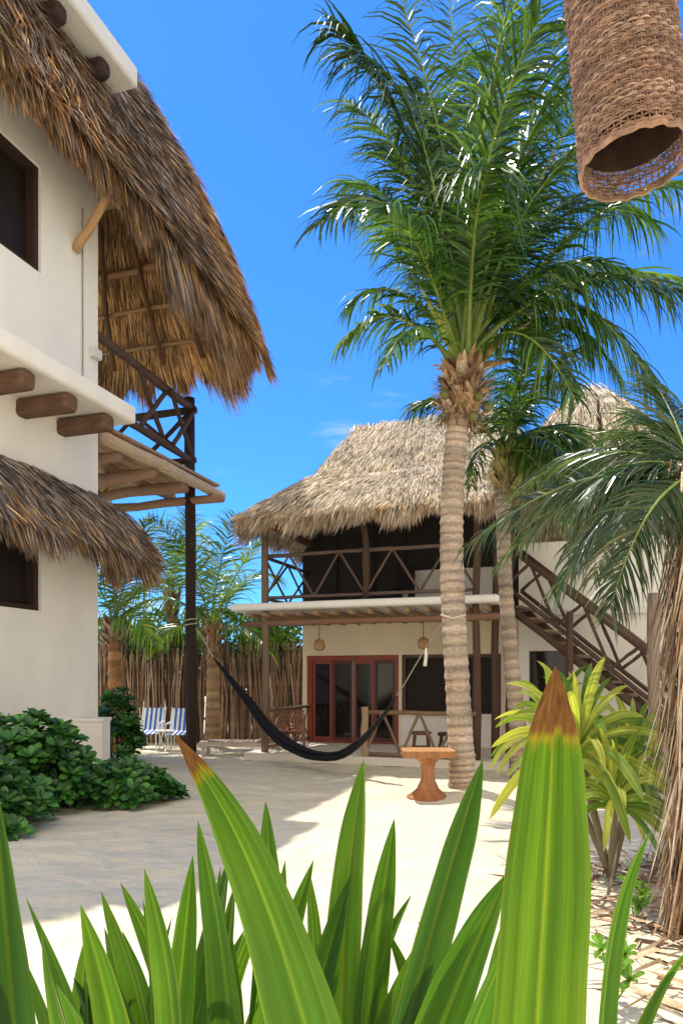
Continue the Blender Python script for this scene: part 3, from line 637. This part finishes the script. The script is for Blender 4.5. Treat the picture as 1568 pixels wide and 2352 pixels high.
def filler(n,x0,x1,y0,y1,Y0,Y1_,W0=60,W1=95):
    r=[]
    for k in range(n):
        mx=lerp(x0,x1,(k+U(0,1))/n);y=U(y0,y1);Y=U(Y0,Y1_);dx=U(-.6,.6)*(2400-y)
        r.append((mx+dx,y,mx,2400,U(W0,W1),Y,Y-.05))
    return r
plant(300,1.75,[(95,2130,150,2400,95,1.5,1.6),(185,2078,290,2400,120,1.5,1.6),(232,2045,370,2380,105,1.8,1.8),(332,1995,430,2350,120,1.5,1.6),(443,1965,400,2380,100,1.7,1.7),
 (130,2260,230,2420,90,1.4,1.6),(240,2130,330,2420,90,1.9,1.8),(530,1960,450,2350,105,1.9,1.8)]+filler(14,120,460,2040,2260,1.8,2.1),'green strap leaf plant in the foreground, left of centre at frame bottom')
plant(560,1.9,[(455,1885,545,2300,135,1.7,1.8),(610,1840,640,2250,95,2.1,2.0),(720,1975,590,2330,95,2.0,1.9),(540,2030,500,2350,100,2.0,1.9),(640,2060,610,2400,110,1.8,1.8),(660,2230,640,2420,100,1.7,1.8),(480,2020,520,2400,100,2.1,1.9)]+filler(18,400,760,1970,2230,1.9,2.3),'green strap leaf plant in the foreground behind the long brown tipped leaf')
plant(850,1.9,[(835,1745,765,2200,105,2.0,1.9),(905,1880,845,2260,100,1.9,1.9),(1108,1745,950,2250,140,1.7,1.8),(945,2055,820,2300,85,1.9,1.9),(815,1975,740,2250,75,2.1,2.0),(1030,2160,930,2400,85,1.9,1.9),(1170,2000,1000,2350,155,1.6,1.7),(1190,2120,1060,2400,140,1.5,1.6)]+filler(14,740,1120,2060,2270,1.9,2.2),'green strap leaf plant in the foreground at centre of frame bottom')
plant(1000,1.05,[(400,1685,690,2080,225,1.0,1.0,dict(brown=.064,tw=.25,pal=G3,tau=.27,rows=60,nc=24,fold=.2)),(1275,1530,1255,2050,228,.9,.92,dict(brown=.085,tw=.1,pal=((.09,.22,.016),(.16,.33,.03)),tau=.13,rows=60,nc=24,fold=.18))],'nearest strap leaf plant with two huge brown tipped leaves')
plant(60,1.3,[(-15,1770,20,2200,180,1.1,1.15,dict(pal=G2,tw=.1)),(-60,1900,-20,2300,150,1.2,1.2)],'dark green strap leaf plant cut off by the left edge')
plant(1330,1.7,[(1495,1905,1370,2120,110,1.6,1.6,dict(pal=G1)),(1600,2160,1430,2330,90,1.5,1.55),(1420,2250,1370,2420,65,1.7,1.6)],'green strap leaf plant in the foreground at lower right behind the upright leaf')
dr=empty('corn_plant',(2.15,5.9,0),'yellow green striped corn plant with drooping leaves beside the palms','plant')
for (hx,hy,Yh,nl,Ll) in ((1330,1740,5.9,44,.78),(1410,1860,5.7,36,.6),(1270,1700,6.2,22,.6),(1450,1770,6.0,26,.6)):
    h=P(hx,hy,Yh);m=MB();m.log(V((2.15,5.9,0)),h,.03,(.25,.2,.12),8);m.build('stem',M_wood,dr,smooth=True)
    for k in range(nl):
        a=k*2.4+U(-.2,.2);el=lerp(-.1,1.4,k/nl);o=V((math.cos(a),math.sin(a),0))
        l=Ll*U(.65,1.15);dd=o*math.cos(el)+V((0,0,math.sin(el)))
        p=h+V((0,0,.16*k/nl));mid=p+dd*l*.6+V((0,0,.1));tip=p+dd*l+o*.05+V((0,0,-l*.6*(1.15-el*.8)))
        pl=random.choice((((.3,.42,.06),(.5,.58,.16)),((.12,.25,.035),(.3,.42,.09)),((.42,.5,.13),(.22,.34,.06)),((.06,.16,.025),(.16,.3,.05))))
        blade(dr,[p,mid,tip],.068*U(.75,1.2),tw=U(-.9,.9),pal=pl,rows=9,tau=.1,nc=6,name='leaf',hl=.6)
m=MB()
for k in range(1400):
    x=U(1.4,3.4);y=U(3.2,6.6)
    if U(0,1)>.35+(x-1.5)*.5: continue
    m.straw(V((x,y,gh(x,y)+U(.01,.06))),V((U(-1,1),U(-1,1),U(-.1,.15))).normalized(),V((U(-1,1),U(-1,1),U(0,.5))).normalized(),U(.08,.45),U(.012,.05),jit(random.choice(BR+[(.6,.52,.42),(.12,.08,.06)]),.3),.01)
l=m.build('leaf_litter',M_fibre,loc=(2.4,5,0));tag(l,'dry brown palm litter scattered on the sand at right','leaf litter',None,'stuff')
for i,(px,py,hh,lab) in enumerate(((1405,2255,.28,'tiny green weed sprouting among dry litter at lower right'),(1455,2060,.25,'small green weed under the corn plant'))):
    Yw=F*1.6/(py+60-HY);b=P(px,1560,Yw);b.z=0
    o=empty('weed',b,lab,'weed');m=MB()
    for q in range(4): 
        pp=b+V((U(-.08,.08),U(-.05,.05),hh*U(.4,1)));rosette(m,pp,V((U(-.3,.3),-.3,1)),7,.1,[(.16,.32,.04)],.2)
        m.log(b,pp,.004,(.2,.3,.08),4)
    m.build('foliage',M_shrub,o)
# ================= wicker lamp
lb0=P(1458,378,1.6);ax=V((-.085,.03,1)).normalized();ux=ax.cross(V((0,1,0))).normalized();uy=ax.cross(ux)
lamp=empty('wicker_pendant_lamp',lb0,'long woven wicker lamp hanging at the upper right corner','lamp')
WK=[(.27,.155,.1),(.34,.2,.13),(.17,.095,.065),(.42,.28,.19)]
rad=.108;NS=52
m=MB()
for k in range(NS):
    a=6.2832*k/NS;o=ux*math.cos(a)+uy*math.sin(a);m.tube([lb0+o*rad*(1.0+.05*(1-i/8)**3)+ax*(i*.1) for i in range(9)],.0018,5,jit(WK[0],.2))
m.build('stakes',M_wicker,lamp)
m=MB();rows=200
for r in range(rows):
    z=.008+r*.0040;c=jit(random.choice(WK),.22);pts=[];N2=NS*2
    if 1<r<7 and r%2: continue
    fl=rad*(1.0+.05*(1-min(1,z/.8))**3)
    ph=U(0,6.28);a1_=U(.0005,.0014)
    for k in range(N2+1):
        a=6.2832*k/N2;amp=(.0028 if (k//2+r//3)%2 else -.0028) if k%2==0 else 0
        o=ux*math.cos(a)+uy*math.sin(a);pts.append(lb0+o*(fl+amp)+ax*(z+a1_*math.sin(a*3+ph)+.0008*math.sin(a*11+r)))
    m.tube(pts,.00225,4,c,cap=False)
m.build('woven_shade',M_wicker,lamp,smooth=True)
m=MB();m.tube([lb0+ax*(.06+i*.1) for i in range(8)],rad*.96,36,(.07,.04,.028),cap=False);m.build('shade_lining',M_wicker,lamp,smooth=True)
for q9 in (0,.005): 
    m=MB();m.tube([lb0+(ux*math.cos(6.2832*k/60)+uy*math.sin(6.2832*k/60))*(rad*1.05+.002*math.sin(k*2.1))+ax*(q9+.002*math.sin(k*1.7)) for k in range(61)],.0036,6,WK[1],cap=False);m.build('rim',M_wicker,lamp,smooth=True)
m=MB();m.tube([lb0+ax*.8,lb0+ax*1.6],.004,5,(.05,.04,.03));m.build('cord',M_rope,lamp)
m=MB();m.lathe(lb0+ax*.798,[(.01,-.12),(.03,-.1),(.03,0)],10,DK);m.build('bulb_holder',M_dark,lamp)
for a0 in (0,1.57):
    m=MB();m.tube([lb0+ax*.8+(ux*math.cos(a)+uy*math.sin(a))*rad for a in (a0,a0+3.1416)],.004,5,WK[2]);m.build('hanger',M_wicker,lamp)
for px,py,Yl,lab in ((733,1481,15.6,'round wicker pendant lamp over the red framed doors'),(972,1477,15.2,'round wicker pendant lamp above the dark window, nearest the palm trunk')):
    c=P(px,py,Yl);o=empty('round_pendant_lamp',c,lab,'lamp','round pendant lamps under the balcony')
    m=MB();m.lathe(c,[(.05,-.13),(.1,-.1),(.125,-.03),(.12,.03),(.09,.09),(.04,.12)],14,(.5,.3,.15));m.build('shade',M_wicker,o,smooth=True)
    m=MB();m.tube([c+V((0,0,.1)),V((c.x,c.y,2.93))],.008,4,DK);m.build('cord',M_rope,o)
# ================= hammock
A=LB(3.78,-.3,2.72);B=V((1.53,10.3,2.5))
HP=[(0,2.7),(.106,2.06),(.288,1.17),(.409,.56),(.52,.30),(.61,.26),(.68,.34),(.75,.63),(.818,1.06),(.85,1.34),(.934,2.04),(1,2.5)]
def hz(u):
    for i in range(len(HP)-1):
        if HP[i][0]<=u<=HP[i+1][0]:
            f=(u-HP[i][0])/(HP[i+1][0]-HP[i][0]);g=lambda q:HP[max(0,min(len(HP)-1,q))][1]
            a,b,c,dd=g(i-1),g(i),g(i+1),g(i+2)
            return .5*(2*b+(c-a)*f+(2*a-5*b+4*c-dd)*f*f+(3*b-a-3*c+dd)*f**3)
    return HP[-1][1]
def hp(u):
    p=A.lerp(B,u);p.z=hz(u);return p
hm=empty('hammock',hp(.6)*1.0,'black hammock slung between the tall dark post and the thick palm','hammock')
m=MB();us=[.11+.74*i/30 for i in range(31)]
m.tube([hp(u) for u in us],[.02+.085*math.sin(math.pi*i/30)**.8 for i in range(31)],10,(.012,.011,.013),flat=.6)
for q in range(7):
    o=V((U(-.05,.05),U(-.05,.05),U(.0,.06)))
    m.tube([hp(u)+o*math.sin(math.pi*i/30)*1.6 for i,u in enumerate(us)],[.008+.03*math.sin(math.pi*i/30) for i in range(31)],6,(.014,.012,.016))
m.build('hammock_cloth',M_cloth,hm,smooth=True)
m=MB();m.tube([hp(.11*i/6) for i in range(7)],.012,6,(.5,.45,.4));m.build('rope',M_rope,hm,smooth=True)
m=MB();m.tube([hp(.85+.15*i/6) for i in range(7)],.008,6,(.3,.27,.24));m.build('rope',M_rope,hm,smooth=True)
m=MB();m.tube([hp(.935),hp(.935)-V((0,0,.1)),hp(.935)-V((.02,0,.26))],[.01,.025,.03],6,(.75,.72,.66));m.build('rope_tassel',M_rope,hm,smooth=True)
m=MB();pc=LB(3.78,-.4,2.72)
m.tube([pc+V((math.cos(a)*.13,math.sin(a)*.13,.01*k)) for k,a in enumerate([x*.6 for x in range(22)])],.012,5,(.6,.55,.48));m.build('post_lashing',M_rope,hm)
# ================= pedestal table
c=P(982,1560,9.95);c.z=0
tb_=empty('carved_table',c,'carved orange brown wooden pedestal table beside the thick palm','table')
TW=(.36,.15,.055)
m=MB();m.lathe(c,[(.28,.0),(.29,.025),(.23,.06),(.15,.13),(.1,.24),(.085,.36),(.1,.46),(.17,.53),(.22,.565)],14,TW);m.build('pedestal',M_smoothwood,tb_)
m=MB();r=[]
for z,k in ((.565,.97),(.575,1),(.645,1.0),(.657,.98)):
    r.append([m.add(c+V((.355*k*math.copysign(abs(math.cos(a))**.3,math.cos(a)),.28*k*math.copysign(abs(math.sin(a))**.3,math.sin(a)),z)),(.5,.26,.11) if z>.65 else TW,(a,z)) for a in [6.2832*(q+.5)/24 for q in range(24)]])
for i in range(3):
    for k in range(24): m.f.append([r[i][k],r[i][(k+1)%24],r[i+1][(k+1)%24],r[i+1][k]])
m.f.append(r[0][::-1]);m.f.append(r[3]);m.build('tabletop',M_smoothwood,tb_)
for px,Yl,lab,cc in ((967,14.6,'brown wooden stool on the veranda behind the log railing',(.2,.09,.05)),(1028,14.3,'dark wooden stool half hidden by the thick palm trunk',(.08,.04,.03))):
    c=P(px,1560,Yl);c.z=.15;o=empty('stool',c,lab,'stool','stools on the veranda')
    m=MB();m.lathe(c,[(.19,.36),(.2,.38),(.2,.41),(.19,.42)],16,cc);m.build('seat',M_smoothwood,o)
    for sx in(-1,1):
        for sy in (-1,1): 
            m=MB();m.log(c+V((sx*.16,sy*.16,0)),c+V((sx*.12,sy*.12,.37)),.02,cc,6);m.build('leg',M_smoothwood,o)
    for sy in (-1,1):
        m=MB();m.log(c+V((-.15,sy*.15,.12)),c+V((.15,sy*.15,.12)),.012,cc,5);m.build('stretcher',M_smoothwood,o)
for i,(px,Yl,lab) in enumerate(((345,16.9,'blue and white striped folding chair, left one of the pair by the fence'),(413,16.6,'blue and white striped folding chair, partly behind the tall dark post'))):
    c=P(px,1560,Yl);c.z=0;o=empty('striped_chair',c,lab,'chair','striped folding chairs by the fence')
    BL=(.04,.16,.55);WH=(.85,.85,.85)
    for nm,z0,y0,z1,y1 in (('backrest',.42,.2,.92,.42),('seat',.36,-.25,.42,.2)):
        m=MB();nst=9
        for k in range(nst):
            x0=-.24+.48*k/nst;x1=-.24+.48*(k+1)/nst
            m.hexa([c+V((x0,y0,z0)),c+V((x0,y1,z1)),c+V((x1,y1,z1)),c+V((x1,y0,z0)),c+V((x0,y0-.012,z0+.012)),c+V((x0,y1-.012,z1+.012)),c+V((x1,y1-.012,z1+.012)),c+V((x1,y0-.012,z0+.012))],BL if k%2 else WH)
        m.build(nm,M_cloth,o)
    for sx in (-.26,.26):
        m=MB();m.log(c+V((sx,-.28,0)),c+V((sx,.2,.42)),.018,WH,6,0);m.log(c+V((sx,.3,0)),c+V((sx,-.25,.38)),.018,WH,6,0);m.log(c+V((sx,.2,.4)),c+V((sx,.44,.95)),.018,WH,6,0);m.build('leg',M_cloth,o)
        m=MB();m.log(c+V((sx,-.25,.6)),c+V((sx,.3,.62)),.022,WH,6,0);m.log(c+V((sx,-.22,.4)),c+V((sx,-.22,.6)),.015,WH,6,0);m.build('armrest',M_cloth,o)
c=P(380,1560,16.7);c.z=0;o=empty('side_table',c,'small white side table between the two striped chairs','table')
m=MB();m.box((c.x-.2,c.y-.2,.42),(c.x+.2,c.y+.2,.45),WHITE);m.build('tabletop',M_cloth,o)
for sx in(-1,1):
    for sy in(-1,1):
        m=MB();m.log(c+V((sx*.17,sy*.17,0)),c+V((sx*.17,sy*.17,.42)),.015,WHITE,6,0);m.build('leg',M_cloth,o)
c=P(545,1560,15.6);c.z=0;o=empty('sun_lounger',c,'bleached wooden slatted sun lounger on the sand by the palm','sun lounger')
WC=(.55,.46,.38)
for k in range(12):
    x=-.75+k*.1;m=MB();m.box((c.x+x,c.y-.3,.28),(c.x+x+.08,c.y+.3,.305),jit(WC,.1));m.build('slat',M_wood,o)
m=MB()
for k in range(5):
    x=.45+k*.1;z=.3+k*.05;m.hexa([c+V((x,-.3,z)),c+V((x,.3,z)),c+V((x+.08,.3,z+.04)),c+V((x+.08,-.3,z+.04)),c+V((x-.01,-.3,z+.025)),c+V((x-.01,.3,z+.025)),c+V((x+.07,.3,z+.065)),c+V((x+.07,-.3,z+.065))],jit(WC,.1))
m.build('headrest',M_wood,o)
for sy in (-.3,.28):
    m=MB();m.box((c.x-.78,c.y+sy,.2),(c.x+.95,c.y+sy+.03,.278),WC);m.build('side_rail',M_wood,o)
    for sx in (-.7,.8): m=MB();m.box((c.x+sx,c.y+sy-.01,0),(c.x+sx+.07,c.y+sy+.04,.198),WC);m.build('leg',M_wood,o)
c=P(668,1560,15.7);c.z=.15;o=empty('slatted_recliner',c,'reddish slatted wooden armchair at the left end of the veranda','chair')
WC=(.34,.17,.11)
m=MB()
for k in range(7):
    z=.42+k*.075;y=.22+k*.04;m.box((c.x-.26,c.y+y,z),(c.x+.26,c.y+y+.02,z+.05),jit(WC,.15))
m.build('backrest',M_wood,o)
m=MB()
for k in range(6): m.box((c.x-.26,c.y-.28+k*.085,.36+.15-.004*k),(c.x+.26,c.y-.22+k*.085,.38+.15-.004*k),jit(WC,.15))
m.build('seat',M_wood,o)
for sx in (-.29,.26):
    for y in (-.27,.25): m=MB();m.box((c.x+sx,c.y+y,.15),(c.x+sx+.035,c.y+y+.04,.75),WC);m.build('leg',M_wood,o)
    m=MB();m.box((c.x+sx-.02,c.y-.32,.752),(c.x+sx+.05,c.y+.32,.775),WC);m.build('armrest',M_wood,o)
# ================= LIGHT + WORLD + CAMERA
S=V((-2.3,2.8,8.6)).normalized();el=math.asin(S.z);az=math.atan2(S.x,S.y)
ld=bpy.data.lights.new('sun','SUN');ld.energy=5.0;ld.angle=math.radians(.5);ld.color=(1,.93,.81)
lo=bpy.data.objects.new('sun',ld);COL.objects.link(lo);lo.rotation_euler=S.to_track_quat('Z','Y').to_euler();lo.location=(0,0,20)
w=bpy.data.worlds.new('World');SC.world=w;w.use_nodes=True;nt=w.node_tree;bg=nt.nodes['Background'];N=nt.nodes;Lk=nt.links
sk=N.new('ShaderNodeTexSky');sk.sky_type='NISHITA';sk.sun_disc=False;sk.sun_elevation=el;sk.sun_rotation=az;sk.air_density=1.0;sk.dust_density=.3;sk.ozone_density=3.0
tint=N.new('ShaderNodeVectorMath');tint.operation='MULTIPLY';tint.inputs[1].default_value=(.34,.94,1.65);Lk.new(sk.outputs[0],tint.inputs[0])
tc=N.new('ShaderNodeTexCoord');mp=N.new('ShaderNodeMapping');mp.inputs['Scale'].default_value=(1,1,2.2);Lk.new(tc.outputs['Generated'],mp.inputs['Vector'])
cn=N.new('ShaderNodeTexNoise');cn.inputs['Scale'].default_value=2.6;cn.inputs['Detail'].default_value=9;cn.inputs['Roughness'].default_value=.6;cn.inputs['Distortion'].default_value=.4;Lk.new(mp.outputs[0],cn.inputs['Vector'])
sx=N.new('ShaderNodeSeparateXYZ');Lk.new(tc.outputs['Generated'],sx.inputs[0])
bk=N.new('ShaderNodeMapRange');bk.interpolation_type='SMOOTHSTEP';bk.inputs['From Min'].default_value=.25;bk.inputs['From Max'].default_value=-.35;bk.inputs['To Min'].default_value=-.07;bk.inputs['To Max'].default_value=.32;Lk.new(sx.outputs['Y'],bk.inputs['Value'])  # unseen bright clouds added behind the camera to fill the shaded facades
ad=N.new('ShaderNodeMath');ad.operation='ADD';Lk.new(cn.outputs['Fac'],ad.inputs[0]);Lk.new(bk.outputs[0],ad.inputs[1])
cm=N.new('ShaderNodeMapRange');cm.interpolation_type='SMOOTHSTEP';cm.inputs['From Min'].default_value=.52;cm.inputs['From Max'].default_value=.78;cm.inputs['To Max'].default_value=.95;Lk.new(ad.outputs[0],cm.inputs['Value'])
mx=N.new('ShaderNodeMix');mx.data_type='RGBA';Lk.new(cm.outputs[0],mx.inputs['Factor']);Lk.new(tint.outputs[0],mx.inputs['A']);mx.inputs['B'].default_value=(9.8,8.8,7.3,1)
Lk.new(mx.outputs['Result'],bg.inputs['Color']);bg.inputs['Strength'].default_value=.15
cd=bpy.data.cameras.new('camera');cam=bpy.data.objects.new('camera',cd);COL.objects.link(cam);SC.camera=cam
cam.location=(0,0,CH);cam.rotation_euler=(math.radians(90),0,0)
cd.sensor_fit='VERTICAL';cd.sensor_height=36;cd.sensor_width=24;cd.lens=26.0;cd.shift_y=384/2352;cd.clip_start=.05;cd.clip_end=2000
SC.view_settings.view_transform='Standard';SC.view_settings.look='None';SC.view_settings.exposure=0
